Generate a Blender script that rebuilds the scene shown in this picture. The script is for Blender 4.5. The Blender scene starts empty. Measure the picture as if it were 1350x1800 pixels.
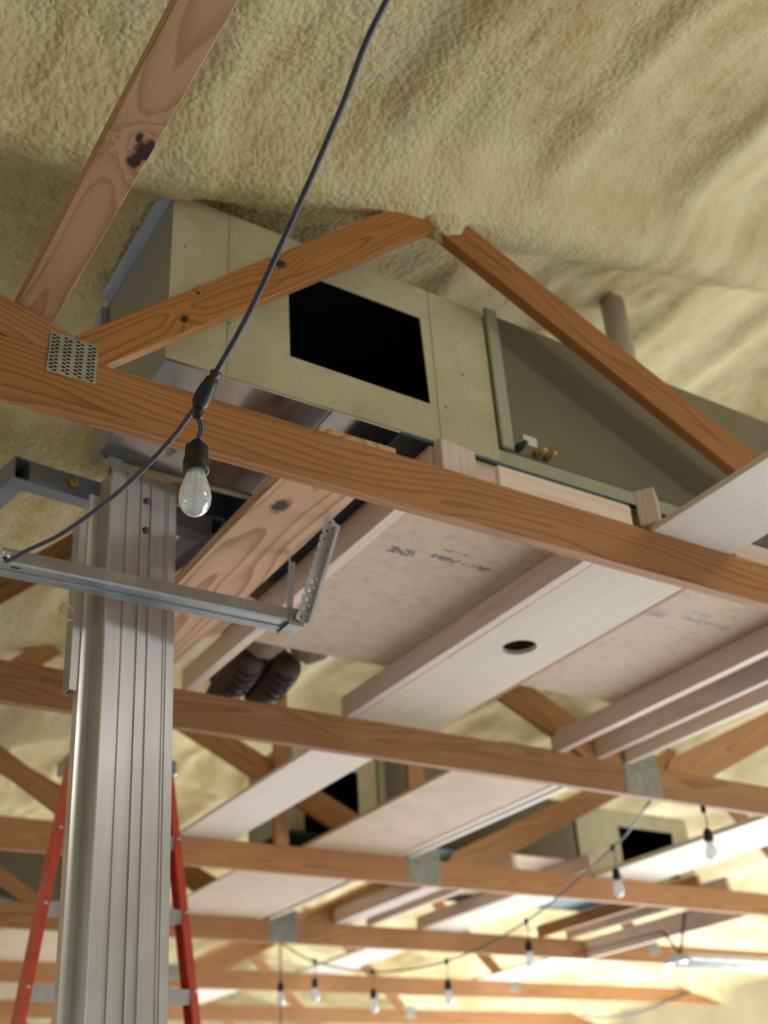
import bpy, bmesh, math, random
import numpy as np
from mathutils import Vector, Matrix

random.seed(4)
rng = np.random.default_rng(7)
S = bpy.context.scene
COL = S.collection

# ------------------------------------------------------------------ camera
cam_d = bpy.data.cameras.new('camera')
cam = bpy.data.objects.new('camera', cam_d)
COL.objects.link(cam)
cam_d.sensor_fit = 'VERTICAL'
cam_d.sensor_height = 36.0
cam_d.sensor_width = 27.0
cam_d.lens = 40.0
cam_d.clip_start = 0.05
cam_d.clip_end = 200
def camera_matrix():
    f, h, vx_, vy_ = 2000.0, -0.064, 3545.0, 960.0
    D = f * f / (vy_ - h * vx_)
    X = Vector((vx_, vy_, f)).normalized()
    Z = Vector((h * D, -D, f)).normalized()
    Y = Z.cross(X)
    right = Vector((X.x, Y.x, Z.x)); down = Vector((X.y, Y.y, Z.y)); fwd = Vector((X.z, Y.z, Z.z))
    m = Matrix((right, -down, -fwd)).transposed().to_4x4()
    m.translation = (0, 0, 1.6)
    return m
cam.matrix_world = camera_matrix()
cam_d.dof.use_dof = True
cam_d.dof.focus_distance = 2.25
cam_d.dof.aperture_fstop = 2.7
S.camera = cam

# ------------------------------------------------------------------ world, daylight, exposure
S.view_settings.view_transform = 'Standard'
S.view_settings.look = 'None'
S.view_settings.gamma = 1.0
S.view_settings.exposure = -0.38
S.view_settings.use_curve_mapping = False
W = bpy.data.worlds.new('sky')
S.world = W
W.use_nodes = True
W.node_tree.nodes['Background'].inputs[0].default_value = (0.72, 0.86, 1.0, 1)
W.node_tree.nodes['Background'].inputs[1].default_value = 1.0

def daylight(name, loc, rot, sx, sy, power, color):
    d = bpy.data.lights.new(name, 'AREA')
    d.shape = 'RECTANGLE'; d.size = sx; d.size_y = sy
    d.energy = power; d.color = color
    o = bpy.data.objects.new(name, d)
    o.location = loc; o.rotation_euler = rot
    COL.objects.link(o)
PI = math.pi
# daylight coming in through the open garage doors (each lamp stands in its opening)
daylight('daylight_right_near', (10.25, 1.0, 1.25), (0, PI/2, 0), 2.4, 4.6, 240, (0.84, 0.92, 1.0))
daylight('daylight_right_far', (10.25, 9.5, 1.25), (0, PI/2, 0), 2.4, 6.8, 620, (0.94, 0.97, 1.0))
daylight('daylight_back', (3.2, -4.4, 1.25), (-PI/2, 0, 0), 4.6, 2.4, 60, (0.84, 0.92, 1.0))
daylight('daylight_far_end', (6.0, 16.3, 1.25), (PI/2, 0, 0), 5.0, 2.4, 560, (0.94, 0.97, 1.0))
sun_d = bpy.data.lights.new('sun', 'SUN'); sun_d.energy = 33.0; sun_d.angle = 0.02; sun_d.color = (0.88, 0.94, 1.0)
sun = bpy.data.objects.new('sun', sun_d); COL.objects.link(sun)
sun.rotation_euler = Vector((-0.92, 0.10, -0.40)).to_track_quat('-Z', 'Y').to_euler()

# ------------------------------------------------------------------ node helper + materials
class NT:
    def __init__(s, name):
        s.m = bpy.data.materials.new(name); s.m.use_nodes = True
        s.t = s.m.node_tree; s.n = s.t.nodes; s.l = s.t.links
        s.b = s.n['Principled BSDF']; s.out = s.n['Material Output']
    def add(s, t, **k):
        n = s.n.new(t)
        ins = k.pop('ins', {})
        for a, v in k.items(): setattr(n, a, v)
        for i, v in ins.items():
            if isinstance(v, bpy.types.NodeSocket): s.l.new(v, n.inputs[i])
            else: n.inputs[i].default_value = v
        return n
    def math(s, op, a, b=0.0, c=0.0, clamp=False):
        return s.add('ShaderNodeMath', operation=op, use_clamp=clamp, ins={0: a, 1: b, 2: c}).outputs[0]
    def vmath(s, op, a, b=(0, 0, 0)):
        n = s.add('ShaderNodeVectorMath', operation=op, ins={0: a, 1: b})
        return n.outputs['Value'] if op in ('LENGTH', 'DOT_PRODUCT', 'DISTANCE') else n.outputs[0]
    def obj(s): return s.add('ShaderNodeTexCoord').outputs['Object']
    def rand(s): return s.add('ShaderNodeObjectInfo').outputs['Random']
    def noise(s, v, scale, detail=2.0, rough=0.5, dist=0.0):
        return s.add('ShaderNodeTexNoise', ins={'Vector': v, 'Scale': scale, 'Detail': detail, 'Roughness': rough, 'Distortion': dist}).outputs['Fac']
    def scale(s, v, xyz): return s.vmath('MULTIPLY', v, xyz)
    def ramp(s, f, stops, interp='LINEAR'):
        n = s.add('ShaderNodeValToRGB', ins={0: f}); cr = n.color_ramp; cr.interpolation = interp
        while len(cr.elements) < len(stops): cr.elements.new(0.5)
        for e, (p, c) in zip(cr.elements, stops):
            e.position = p; e.color = (*c, 1) if len(c) == 3 else c
        return n.outputs[0]
    def mix(s, f, a, b, mode='MIX'):
        n = s.add('ShaderNodeMix', data_type='RGBA', blend_type=mode)
        for i, v in ((0, f), (6, a), (7, b)):
            if isinstance(v, bpy.types.NodeSocket): s.l.new(v, n.inputs[i])
            else: n.inputs[i].default_value = (*v, 1) if isinstance(v, tuple) and len(v) == 3 else v
        return n.outputs[2]
    def set(s, **k):
        for a, v in k.items():
            i = s.b.inputs[a.replace('_', ' ')]
            if isinstance(v, bpy.types.NodeSocket): s.l.new(v, i)
            else: i.default_value = (*v, 1) if isinstance(v, tuple) and len(v) == 3 else v
    def bump(s, h, strength, dist):
        n = s.add('ShaderNodeBump', ins={'Height': h, 'Strength': strength, 'Distance': dist})
        s.l.new(n.outputs[0], s.b.inputs['Normal'])

def srgb(r, g, b):
    f = lambda c: (c / 255 / 12.92) if c / 255 <= 0.04045 else ((c / 255 + 0.055) / 1.055) ** 2.4
    return (f(r), f(g), f(b))

def wood(name, light, dark, freq=95.0, wander=0.05, knots=(), contrast=1.0, depth=0.055, side=0.0):
    """sawn softwood: local X is the grain, local Y the thin direction; growth rings cut by the faces"""
    t = NT(name)
    p = t.obj(); r = t.rand()
    off = t.add('ShaderNodeCombineXYZ', ins={0: t.math('MULTIPLY', r, 31.0), 1: t.math('MULTIPLY', r, 7.3), 2: t.math('MULTIPLY', r, 13.7)}).outputs[0]
    q = t.vmath('ADD', t.scale(p, (0.55, 3.2, 3.2)), off)
    n1 = t.add('ShaderNodeTexNoise', ins={'Vector': q, 'Scale': 1.6, 'Detail': 2.0}).outputs['Color']
    w = t.scale(t.vmath('SUBTRACT', n1, (0.5, 0.5, 0.5)), (0, wander * 2, wander * 3.4))
    yz = t.vmath('ADD', t.scale(p, (0, 1, 1)), w)
    jit = t.add('ShaderNodeCombineXYZ', ins={1: depth, 2: t.math('MULTIPLY_ADD', r, 0.05, side - 0.025)}).outputs[0]
    d = t.vmath('LENGTH', t.vmath('ADD', yz, jit))
    knot_mask = None
    sx = t.add('ShaderNodeSeparateXYZ', ins={0: p})
    for (kx, kz, kr) in knots:
        dx = t.math('MULTIPLY', t.math('SUBTRACT', sx.outputs[0], kx), 0.62)
        dz = t.math('SUBTRACT', sx.outputs[2], kz)
        wob = t.math('MULTIPLY', t.math('SUBTRACT', t.noise(p, 60, 2), 0.5), kr * 0.9)
        dist = t.math('ADD', t.math('SQRT', t.math('ADD', t.math('MULTIPLY', dx, dx), t.math('MULTIPLY', dz, dz))), wob)
        e = t.math('EXPONENT', t.math('MULTIPLY', t.math('POWER', t.math('DIVIDE', dist, kr * 2.6), 2.0), -1.0))
        d = t.math('ADD', d, t.math('MULTIPLY', e, 0.022))
        mk = t.math('SUBTRACT', 1.0, t.math('DIVIDE', dist, kr), clamp=True)
        mk = t.math('MINIMUM', t.math('MULTIPLY', mk, 2.2), 1.0)
        knot_mask = mk if knot_mask is None else t.math('MAXIMUM', knot_mask, mk)
    ring = t.math('FRACT', t.math('MULTIPLY', d, freq))
    late = t.ramp(ring, [(0.0, (0, 0, 0)), (0.55, (0.22, 0.22, 0.22)), (0.86, (1, 1, 1)), (0.93, (0.9, 0.9, 0.9)), (1.0, (0, 0, 0))])
    fine = t.noise(t.scale(p, (3, 260, 260)), 1.0, 2)
    big = t.noise(t.vmath('ADD', t.scale(p, (1.2, 5, 5)), off), 1.0, 2)
    f = t.math('ADD', t.math('MULTIPLY', late, 0.62 * contrast), t.math('MULTIPLY', t.math('SUBTRACT', fine, 0.5), 0.35))
    f = t.math('ADD', f, t.math('MULTIPLY', t.math('SUBTRACT', big, 0.42), 0.55), clamp=True)
    c = t.mix(f, light, dark)
    hue = t.math('MULTIPLY_ADD', r, 0.3, 0.85)
    c = t.mix(1.0, c, t.add('ShaderNodeCombineXYZ', ins={0: hue, 1: hue, 2: hue}).outputs[0], 'MULTIPLY')
    if knot_mask is not None:
        c = t.mix(knot_mask, c, (0.035, 0.014, 0.009))
    t.set(Base_Color=c, Roughness=0.62)
    t.bump(f, 0.25, 0.001)
    return t.m

M = {}
FIR_L, FIR_D = srgb(182, 132, 84), srgb(128, 80, 42)
M['fir'] = wood('fir', FIR_L, FIR_D)
M['fir_front_chord'] = wood('fir_front_chord', srgb(172, 118, 66), srgb(112, 62, 26), freq=44, wander=0.075, side=0.03, depth=0.035, contrast=0.95)
M['fir_web_left'] = wood('fir_web_left', srgb(176, 120, 60), srgb(120, 68, 26), freq=70, wander=0.05, knots=[(-0.28, -0.014, 0.012), (0.12, 0.024, 0.016), (-0.19, 0.034, 0.005)])
M['fir_web_right'] = wood('fir_web_right', srgb(166, 110, 54), srgb(110, 60, 24), knots=[(0.02, -0.036, 0.014)])
M['fir_brace'] = wood('fir_brace', srgb(206, 162, 126), srgb(146, 92, 62), freq=64, wander=0.05, contrast=0.8, depth=0.05, knots=[(-0.385, 0.034, 0.024), (-0.415, 0.026, 0.020), (-0.36, 0.012, 0.010)])
M['fir_plank'] = wood('fir_plank', srgb(214, 172, 136), srgb(150, 96, 62), freq=30, wander=0.07, contrast=1.15, knots=[(-0.52, -0.05, 0.03)])
M['fir_pale'] = wood('fir_pale', srgb(228, 208, 194), srgb(198, 168, 150), freq=70, contrast=0.7)
M['white_board'] = wood('white_board', srgb(226, 218, 206), srgb(206, 192, 178), freq=40, contrast=0.5)

def foam_mat():
    t = NT('spray_foam'); p = t.obj()
    a = t.noise(p, 1.1, 4); b = t.noise(t.scale(p, (4, 1.3, 2)), 2.2, 3); c = t.noise(p, 14, 3)
    v = t.math('ADD', t.math('MULTIPLY', a, 0.5), t.math('ADD', t.math('MULTIPLY', b, 0.35), t.math('MULTIPLY', c, 0.2)))
    col = t.ramp(v, [(0.36, srgb(176, 150, 94)), (0.5, srgb(203, 186, 138)), (0.62, srgb(214, 200, 158)), (0.75, srgb(222, 212, 176))])
    t.set(Base_Color=col, Roughness=0.7)
    v1 = t.add('ShaderNodeTexVoronoi', feature='SMOOTH_F1', ins={'Vector': t.vmath('ADD', p, t.scale(t.add('ShaderNodeTexNoise', ins={'Vector': p, 'Scale': 22.0}).outputs['Color'], (0.03, 0.03, 0.03))), 'Scale': 50.0, 'Smoothness': 0.4}).outputs['Distance']
    h = t.math('ADD', t.math('MULTIPLY', v1, -0.9), t.math('ADD', t.math('MULTIPLY', t.noise(p, 30, 3), 0.55), t.math('MULTIPLY', t.noise(p, 170, 2), 0.10)))
    fx = t.math('MULTIPLY_ADD', t.math('SUBTRACT', t.add('ShaderNodeSeparateXYZ', ins={0: p}).outputs[0], 0.7), -0.55, 1.0, clamp=True)
    t.bump(t.math('MULTIPLY', h, t.math('MULTIPLY_ADD', fx, 0.72, 0.28)), 0.6, 0.018)
    return t.m
M['foam'] = foam_mat()

def osb_mat():
    t = NT('oriented_strand_board'); p = t.obj()
    w = t.scale(t.add('ShaderNodeTexNoise', ins={'Vector': p, 'Scale': 9.0}).outputs['Color'], (0.05, 0.05, 0.05))
    v = t.add('ShaderNodeTexVoronoi', ins={'Vector': t.scale(t.vmath('ADD', p, w), (1.0, 2.2, 1.0)), 'Scale': 26.0})
    c = t.ramp(v.outputs['Color'], [(0.1, srgb(212, 190, 168)), (0.5, srgb(220, 200, 178)), (0.9, srgb(203, 179, 155))])
    n = t.noise(p, 5, 4)
    c = t.mix(t.math('MULTIPLY', n, 0.35), c, srgb(168, 140, 112))
    t.set(Base_Color=c, Roughness=0.75); t.bump(v.outputs['Distance'], 0.06, 0.001)
    return t.m
M['osb'] = osb_mat()

def osb_stamped(name, cx, cy, ink):
    """OSB with the worn grey mill stamp left on its underside"""
    m = M['osb'].copy(); m.name = name
    nt = m.node_tree; b = nt.nodes['Principled BSDF']
    src = b.inputs['Base Color'].links[0].from_socket
    t = NT.__new__(NT); t.m = m; t.t = nt; t.n = nt.nodes; t.l = nt.links; t.b = b
    p = t.obj(); s = t.add('ShaderNodeSeparateXYZ', ins={0: p})
    masks = None
    for (dx, dy, hw, hh) in ((-0.14, 0.02, 0.05, 0.02), (0.09, 0.0, 0.13, 0.012), (0.02, -0.05, 0.05, 0.006)):
        ax = t.math('ABSOLUTE', t.math('SUBTRACT', s.outputs[0], cx + dx)); ay = t.math('ABSOLUTE', t.math('SUBTRACT', s.outputs[1], cy + dy))
        k = t.math('MULTIPLY', t.math('LESS_THAN', ax, hw), t.math('LESS_THAN', ay, hh))
        masks = k if masks is None else t.math('MAXIMUM', masks, k)
    wear = t.math('GREATER_THAN', t.noise(p, 70, 3), 0.47)
    f = t.math('MULTIPLY', t.math('MULTIPLY', masks, wear), 0.8)
    t.l.new(t.mix(f, src, ink), b.inputs['Base Color'])
    return m
M['osb_left'] = osb_stamped('osb_dark_stamp', 0.02, -0.165, srgb(70, 70, 76))
M['osb_right'] = osb_stamped('osb_grey_stamp', 0.19, -0.145, srgb(138, 142, 148))

def plain(name, col, rough=0.6, metal=0.0, var=0.08, nscale=12.0, bump=0.0, **k):
    t = NT(name); p = t.obj()
    n = t.noise(p, nscale, 4)
    lo = tuple(c * (1 - var * 1.6) for c in col); hi = tuple(min(1, c * (1 + var * 1.6)) for c in col)
    t.set(Base_Color=t.ramp(n, [(0.3, lo), (0.7, hi)]), Roughness=rough, Metallic=metal, **k)
    if bump: t.bump(t.noise(p, nscale * 12, 2), bump, 0.001)
    return t.m
def metal(name, col, rough, var=0.12, stretch=(30, 30, 1.2)):
    t = NT(name); p = t.obj()
    n = t.noise(t.scale(p, stretch), 1.5, 4); n2 = t.noise(p, 8, 3)
    f = t.math('ADD', t.math('MULTIPLY', n, 0.6), t.math('MULTIPLY', n2, 0.4))
    lo = tuple(c * (1 - var * 2) for c in col); hi = tuple(min(1, c * (1 + var * 2)) for c in col)
    t.set(Base_Color=t.ramp(f, [(0.3, lo), (0.7, hi)]), Metallic=0.9, Roughness=t.math('MULTIPLY_ADD', n2, 0.2, rough - 0.1))
    return t.m
M['tan_board'] = plain('tan_board', srgb(206, 182, 158), 0.7, 0, 0.07, 5)
M['plywood'] = wood('plywood', srgb(226, 212, 190), srgb(210, 190, 164), freq=22, contrast=0.45, wander=0.09)
M['galvanised'] = metal('galvanised', (0.47, 0.51, 0.56), 0.40, 0.12, (6, 6, 6))
M['nail_plate'] = metal('nail_plate', (0.42, 0.45, 0.41), 0.5, 0.14, (20, 20, 20))
M['aluminium'] = metal('aluminium', (0.50, 0.50, 0.52), 0.42, 0.07)
M['bright_aluminium'] = metal('bright_aluminium', (0.80, 0.82, 0.84), 0.33, 0.04)
M['sheet_metal'] = metal('sheet_metal', (0.62, 0.62, 0.66), 0.16, 0.05, (2, 2, 2))
M['strap_steel'] = plain('strap_steel', (0.55, 0.59, 0.64), 0.35, 0.45, 0.08, 12)
M['slot_shade'] = plain('slot_shade', srgb(70, 42, 26), 0.9)  # dark brown standing in for the shade inside the punched slots
M['tube_paint'] = plain('tube_paint', (0.21, 0.225, 0.27), 0.42, 0.2, 0.08, 10)
M['tube_inside'] = plain('tube_inside', (0.006, 0.006, 0.007), 0.8)
M['orange_fibreglass'] = plain('orange_fibreglass', srgb(218, 88, 70), 0.38, 0, 0.08, 14)
M['cord'] = plain('cord', (0.055, 0.062, 0.095), 0.5, 0, 0.1, 40)
M['black_plastic'] = plain('black_plastic', (0.012, 0.012, 0.014), 0.42, 0, 0.1, 40)
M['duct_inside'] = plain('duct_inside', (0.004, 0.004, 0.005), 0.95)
M['cabinet'] = plain('cabinet', srgb(116, 108, 88), 0.5, 0, 0.05, 5)
M['cabinet_trim'] = plain('cabinet_trim', srgb(172, 176, 150), 0.5, 0, 0.05, 8)
M['pad_dark'] = plain('pad_dark', (0.016, 0.024, 0.040), 0.6)
M['pad'] = plain('pad', srgb(28, 62, 66), 0.5, 0, 0.2, 10)
M['pad_blue'] = plain('pad_blue', srgb(30, 78, 104), 0.5, 0, 0.2, 10)
M['concrete'] = plain('concrete', (0.56, 0.555, 0.55), 0.7, 0, 0.12, 1.2)
M['wall_liner'] = plain('wall_liner', (0.62, 0.55, 0.40), 0.75, 0, 0.1, 2.0)
M['white_enamel'] = plain('white_enamel', (0.80, 0.84, 0.90), 0.3)
M['white_label'] = plain('white_label', (0.75, 0.74, 0.70), 0.5)
M['rust'] = plain('rust', srgb(120, 82, 52), 0.6, 0.2, 0.2, 60)
M['brass'] = metal('brass', (0.55, 0.38, 0.14), 0.35, 0.1)
M['navy_cloth'] = plain('navy_cloth', srgb(34, 40, 74), 0.9, 0, 0.2, 30)
M['khaki_cloth'] = plain('khaki_cloth', srgb(142, 128, 110), 0.9, 0, 0.15, 30)
M['boot_leather'] = plain('boot_leather', srgb(66, 44, 40), 0.7, 0, 0.25, 20)
M['boot_sole'] = plain('boot_sole', srgb(34, 26, 26), 0.8)
M['glove'] = plain('glove', srgb(84, 30, 32), 0.85, 0, 0.2, 30)
M['skin'] = plain('skin', srgb(196, 142, 112), 0.5, 0, 0.06, 20)
M['hair'] = plain('hair', srgb(48, 34, 26), 0.7, 0, 0.3, 60)
M['pipe'] = plain('pipe', srgb(186, 178, 170), 0.6, 0, 0.08, 10)
M['filament'] = plain('filament', srgb(206, 150, 84), 0.5)

def plenum_mat():
    t = NT('oversprayed_duct'); p = t.obj()
    n = t.noise(p, 7, 4); s = t.noise(p, 130, 2, 0.7); k = t.noise(p, 30, 4, 0.65)
    c = t.ramp(n, [(0.3, srgb(190, 183, 148)), (0.7, srgb(212, 205, 174))])
    c = t.mix(t.math('MULTIPLY', t.math('LESS_THAN', k, 0.40), 0.16), c, srgb(104, 96, 66))
    c = t.mix(t.math('MULTIPLY', t.math('GREATER_THAN', s, 0.58), 0.25), c, srgb(206, 198, 158))
    t.set(Base_Color=c, Roughness=0.6)
    return t.m
M['plenum'] = plenum_mat()
def duct_end_mat():
    t = NT('duct_end_metal'); p = t.obj(); n = t.noise(p, 3, 3)
    t.set(Base_Color=t.ramp(n, [(0.3, srgb(156, 156, 146)), (0.7, srgb(170, 170, 158))]), Metallic=0.2, Roughness=0.5)
    return t.m
M['duct_end'] = duct_end_mat()
M['duct_flange'] = plain('duct_flange', srgb(176, 190, 216), 0.35, 0.2, 0.05, 8)

def bulb_glass():
    t = NT('bulb_glass')
    gl = t.add('ShaderNodeBsdfGlossy', ins={'Color': (1, 1, 1, 1), 'Roughness': 0.06})
    tr = t.add('ShaderNodeBsdfTransparent', ins={'Color': (0.93, 0.95, 0.97, 1)})
    df = t.add('ShaderNodeBsdfTranslucent', ins={'Color': (0.85, 0.9, 0.95, 1)})
    d2 = t.add('ShaderNodeBsdfDiffuse', ins={'Color': (0.80, 0.84, 0.88, 1)})
    haze = t.add('ShaderNodeMixShader', ins={0: 0.55, 1: df.outputs[0], 2: d2.outputs[0]})
    dust = t.math('MULTIPLY_ADD', t.noise(t.obj(), 120, 3), 0.30, 0.36)
    a = t.add('ShaderNodeMixShader', ins={0: dust, 1: tr.outputs[0], 2: haze.outputs[0]})
    lw = t.add('ShaderNodeLayerWeight', ins={0: 0.45})
    fac = t.math('MULTIPLY_ADD', lw.outputs['Facing'], 0.55, 0.05)
    b = t.add('ShaderNodeMixShader', ins={0: fac, 1: a.outputs[0], 2: gl.outputs[0]})
    t.l.new(b.outputs[0], t.out.inputs[0])
    return t.m
M['bulb_glass'] = bulb_glass()

# ------------------------------------------------------------------ object helpers
WM = {}   # world matrix of each object made here
def mesh_of(name, verts, faces, smooth=False):
    me = bpy.data.meshes.new(name)
    me.from_pydata([tuple(v) for v in verts], [], faces)
    bm = bmesh.new(); bm.from_mesh(me)
    bmesh.ops.recalc_face_normals(bm, faces=bm.faces)
    bm.to_mesh(me); bm.free()
    if smooth:
        for p in me.polygons: p.use_smooth = True
    return me
def bm_mesh(name, bm, smooth=False, recalc=True):
    if recalc: bmesh.ops.recalc_face_normals(bm, faces=bm.faces)
    me = bpy.data.meshes.new(name); bm.to_mesh(me); bm.free()
    if smooth:
        for p in me.polygons: p.use_smooth = True
    return me
def link(name, me, mat, parent=None, mw=Matrix.Identity(4), label=None):
    o = bpy.data.objects.new(name, me)
    if me is not None and mat is not None and not me.materials: me.materials.append(mat)
    COL.objects.link(o)
    WM[o.name] = mw.copy()
    if parent is not None:
        o.parent = parent
        o.matrix_local = WM[parent.name].inverted() @ mw
    else:
        o.matrix_local = mw
    if label: o['label'] = label
    return o
def thing(name, label, cat, loc=(0, 0, 0), rot=None, group=None):
    mw = Matrix.Translation(loc) @ (rot.to_4x4() if rot else Matrix.Identity(4))
    o = link(name, None, None, None, mw)
    o['label'] = label; o['category'] = cat
    if group: o['group'] = group
    return o
def tag(o, label, cat, group=None):
    o['label'] = label; o['category'] = cat
    if group: o['group'] = group
    return o
def structure(o, label=None):
    o['kind'] = 'structure'
    if label: o['label'] = label
    return o
def T(x, y, z): return Matrix.Translation((x, y, z))

BOX_F = [(0, 1, 3, 2), (4, 6, 7, 5), (0, 4, 5, 1), (2, 3, 7, 6), (0, 2, 6, 4), (1, 5, 7, 3)]
def box_bm(bm, lo, hi, bevel=0.0):
    vs = [bm.verts.new((x, y, z)) for x in (lo[0], hi[0]) for y in (lo[1], hi[1]) for z in (lo[2], hi[2])]
    fs = [bm.faces.new([vs[i] for i in f]) for f in BOX_F]
    if bevel:
        es = list({e for f in fs for e in f.edges})
        bmesh.ops.bevel(bm, geom=es, offset=bevel, segments=1, affect='EDGES')
def box_mesh(name, lo, hi, bevel=0.0):
    bm = bmesh.new(); box_bm(bm, lo, hi, bevel); return bm_mesh(name, bm)
def block(name, lo, hi, mat, parent=None, bevel=0.002, label=None):
    """axis aligned box given by world corners; its origin is its centre"""
    c = [(a + b) / 2 for a, b in zip(lo, hi)]
    me = box_mesh(name, [a - k for a, k in zip(lo, c)], [b - k for b, k in zip(hi, c)], bevel)
    return link(name, me, mat, parent, T(*c), label)
def lumber(name, p0, p1, thin, wide, mat, thin_axis, parent=None, bevel=0.002, sag=0.0):
    """a stick of lumber: local X = length, local Y = thin direction (thin_axis in the world), local Z = wide direction"""
    p0, p1 = Vector(p0), Vector(p1)
    x = (p1 - p0); L = x.length; x.normalize()
    y = Vector(thin_axis); y = (y - x * y.dot(x)).normalized(); z = x.cross(y)
    mw = Matrix((x, y, z)).transposed().to_4x4(); mw.translation = (p0 + p1) / 2
    me = box_mesh(name, (-L / 2, -thin / 2, -wide / 2), (L / 2, thin / 2, wide / 2), bevel)
    return link(name, me, mat, parent, mw)
def prism_xz(name, poly, y0, y1, mat, parent, axis):
    """polygon in world XZ, extruded along Y, with local X along the grain axis (x, z)"""
    x = Vector((axis[0], 0, axis[1])).normalized(); y = Vector((0, 1, 0)); z = x.cross(y)
    cx = sum(p[0] for p in poly) / len(poly); cz = sum(p[1] for p in poly) / len(poly)
    mw = Matrix((x, y, z)).transposed().to_4x4(); mw.translation = (cx, (y0 + y1) / 2, cz)
    inv = mw.inverted(); n = len(poly)
    vs = [inv @ Vector((p[0], y0, p[1])) for p in poly] + [inv @ Vector((p[0], y1, p[1])) for p in poly]
    fs = [tuple(range(n)), tuple(range(2 * n - 1, n - 1, -1))] + [(i, (i + 1) % n, n + (i + 1) % n, n + i) for i in range(n)]
    bm = bmesh.new(); bv = [bm.verts.new(v) for v in vs]
    for f in fs: bm.faces.new([bv[i] for i in f])
    bmesh.ops.recalc_face_normals(bm, faces=bm.faces)
    bmesh.ops.bevel(bm, geom=list(bm.edges), offset=0.0015, segments=1, affect='EDGES')
    return link(name, bm_mesh(name, bm), mat, parent, mw)
def extrude_profile(bm, prof, a0, a1, frame, closed=True):
    """2-D profile (u, v) swept straight from a0 to a1; frame(a, u, v) gives the vertex"""
    n = len(prof)
    A = [bm.verts.new(frame(a0, *p)) for p in prof]; B = [bm.verts.new(frame(a1, *p)) for p in prof]
    for i in range(n if closed else n - 1):
        j = (i + 1) % n
        bm.faces.new((A[i], A[j], B[j], B[i]))
    if closed:
        bm.faces.new(A[::-1]); bm.faces.new(B)
def tube_mesh(name, pts, rad, seg=10, cap=True):
    pts = [Vector(p) for p in pts]; bm = bmesh.new(); rings = []
    up = Vector((0.13, 0.31, 0.94))
    for i, p in enumerate(pts):
        d = (pts[min(i + 1, len(pts) - 1)] - pts[max(i - 1, 0)]).normalized()
        u = (up - d * up.dot(d))
        if u.length < 0.1: u = Vector((1, 0, 0)) - d * d.x
        u.normalize(); v = d.cross(u); up = u
        r = rad[i] if isinstance(rad, (list, tuple)) else rad
        rings.append([bm.verts.new(p + (u * math.cos(a) + v * math.sin(a)) * r) for a in [2 * PI * k / seg for k in range(seg)]])
    for A, B in zip(rings, rings[1:]):
        for k in range(seg): bm.faces.new((A[k], A[(k + 1) % seg], B[(k + 1) % seg], B[k]))
    if cap: bm.faces.new(rings[0][::-1]); bm.faces.new(rings[-1])
    return bm_mesh(name, bm, True)
def smooth_path(pts, n=8):
    pts = [Vector(p) for p in pts]; P = [pts[0] * 2 - pts[1]] + pts + [pts[-1] * 2 - pts[-2]]; out = []
    for i in range(1, len(P) - 2):
        for k in range(n):
            t = k / n; a, b, c, d = P[i - 1], P[i], P[i + 1], P[i + 2]
            out.append(0.5 * ((2 * b) + (c - a) * t + (2 * a - 5 * b + 4 * c - d) * t * t + (3 * b - a - 3 * c + d) * t ** 3))
    out.append(pts[-1]); return out
def lathe_mesh(name, prof, seg=24, axis=Vector((0, 0, 1)), smooth=True):
    q = Vector((0, 0, 1)).rotation_difference(axis); bm = bmesh.new(); rings = []
    for (r, z) in prof:
        rings.append([bm.verts.new(q @ Vector((r * math.cos(a), r * math.sin(a), z))) for a in [2 * PI * k / seg for k in range(seg)]])
    for A, B in zip(rings, rings[1:]):
        for k in range(seg): bm.faces.new((A[k], A[(k + 1) % seg], B[(k + 1) % seg], B[k]))
    bm.faces.new(rings[0][::-1]); bm.faces.new(rings[-1])
    return bm_mesh(name, bm, smooth)
def plate_mesh(name, w, h, cols, rows, thick=0.0018):
    """punched truss plate: real slots cut through a thin sheet; lies in XZ, faces -Y, centred"""
    bm = bmesh.new(); pitch = w / cols
    xs = [-w / 2]
    for c in range(cols):
        x0 = -w / 2 + c * pitch
        xs += [x0 + pitch * 0.16, x0 + pitch * 0.46, x0 + pitch * 0.50, x0 + pitch * 0.80]
    xs.append(w / 2)
    zs = [-h / 2 + h * i / (rows * 2) for i in range(rows * 2 + 1)]
    V = [[bm.verts.new((x, 0, z)) for z in zs] for x in xs]
    for i in range(len(xs) - 1):
        k = (i - 1) % 4
        slot = 0 <= i - 1 < cols * 4 and k in (0, 2)
        for j in range(len(zs) - 1):
            ph = 0 if k == 0 else 1
            if slot and j % 2 == ph and 0 < j < len(zs) - 2: continue
            bm.faces.new((V[i][j], V[i + 1][j], V[i + 1][j + 1], V[i][j + 1]))
    r = bmesh.ops.extrude_face_region(bm, geom=list(bm.faces))
    for v in [g for g in r['geom'] if isinstance(g, bmesh.types.BMVert)]: v.co.y -= thick
    return bm_mesh(name, bm)

# ------------------------------------------------------------------ the building
TRUSS_Y = [0.215, 2.045, 3.765, 5.62, 7.408, 9.35, 11.2, 13.05, 14.9]
ZB, CH, TH = 3.10, 0.149, 0.038            # underside of the bottom chords, their height, their thickness
XM = 3.95                                  # ridge
X_L, X_R, Y_B, Y_F = -2.4, 10.3, -4.5, 16.4

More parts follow.
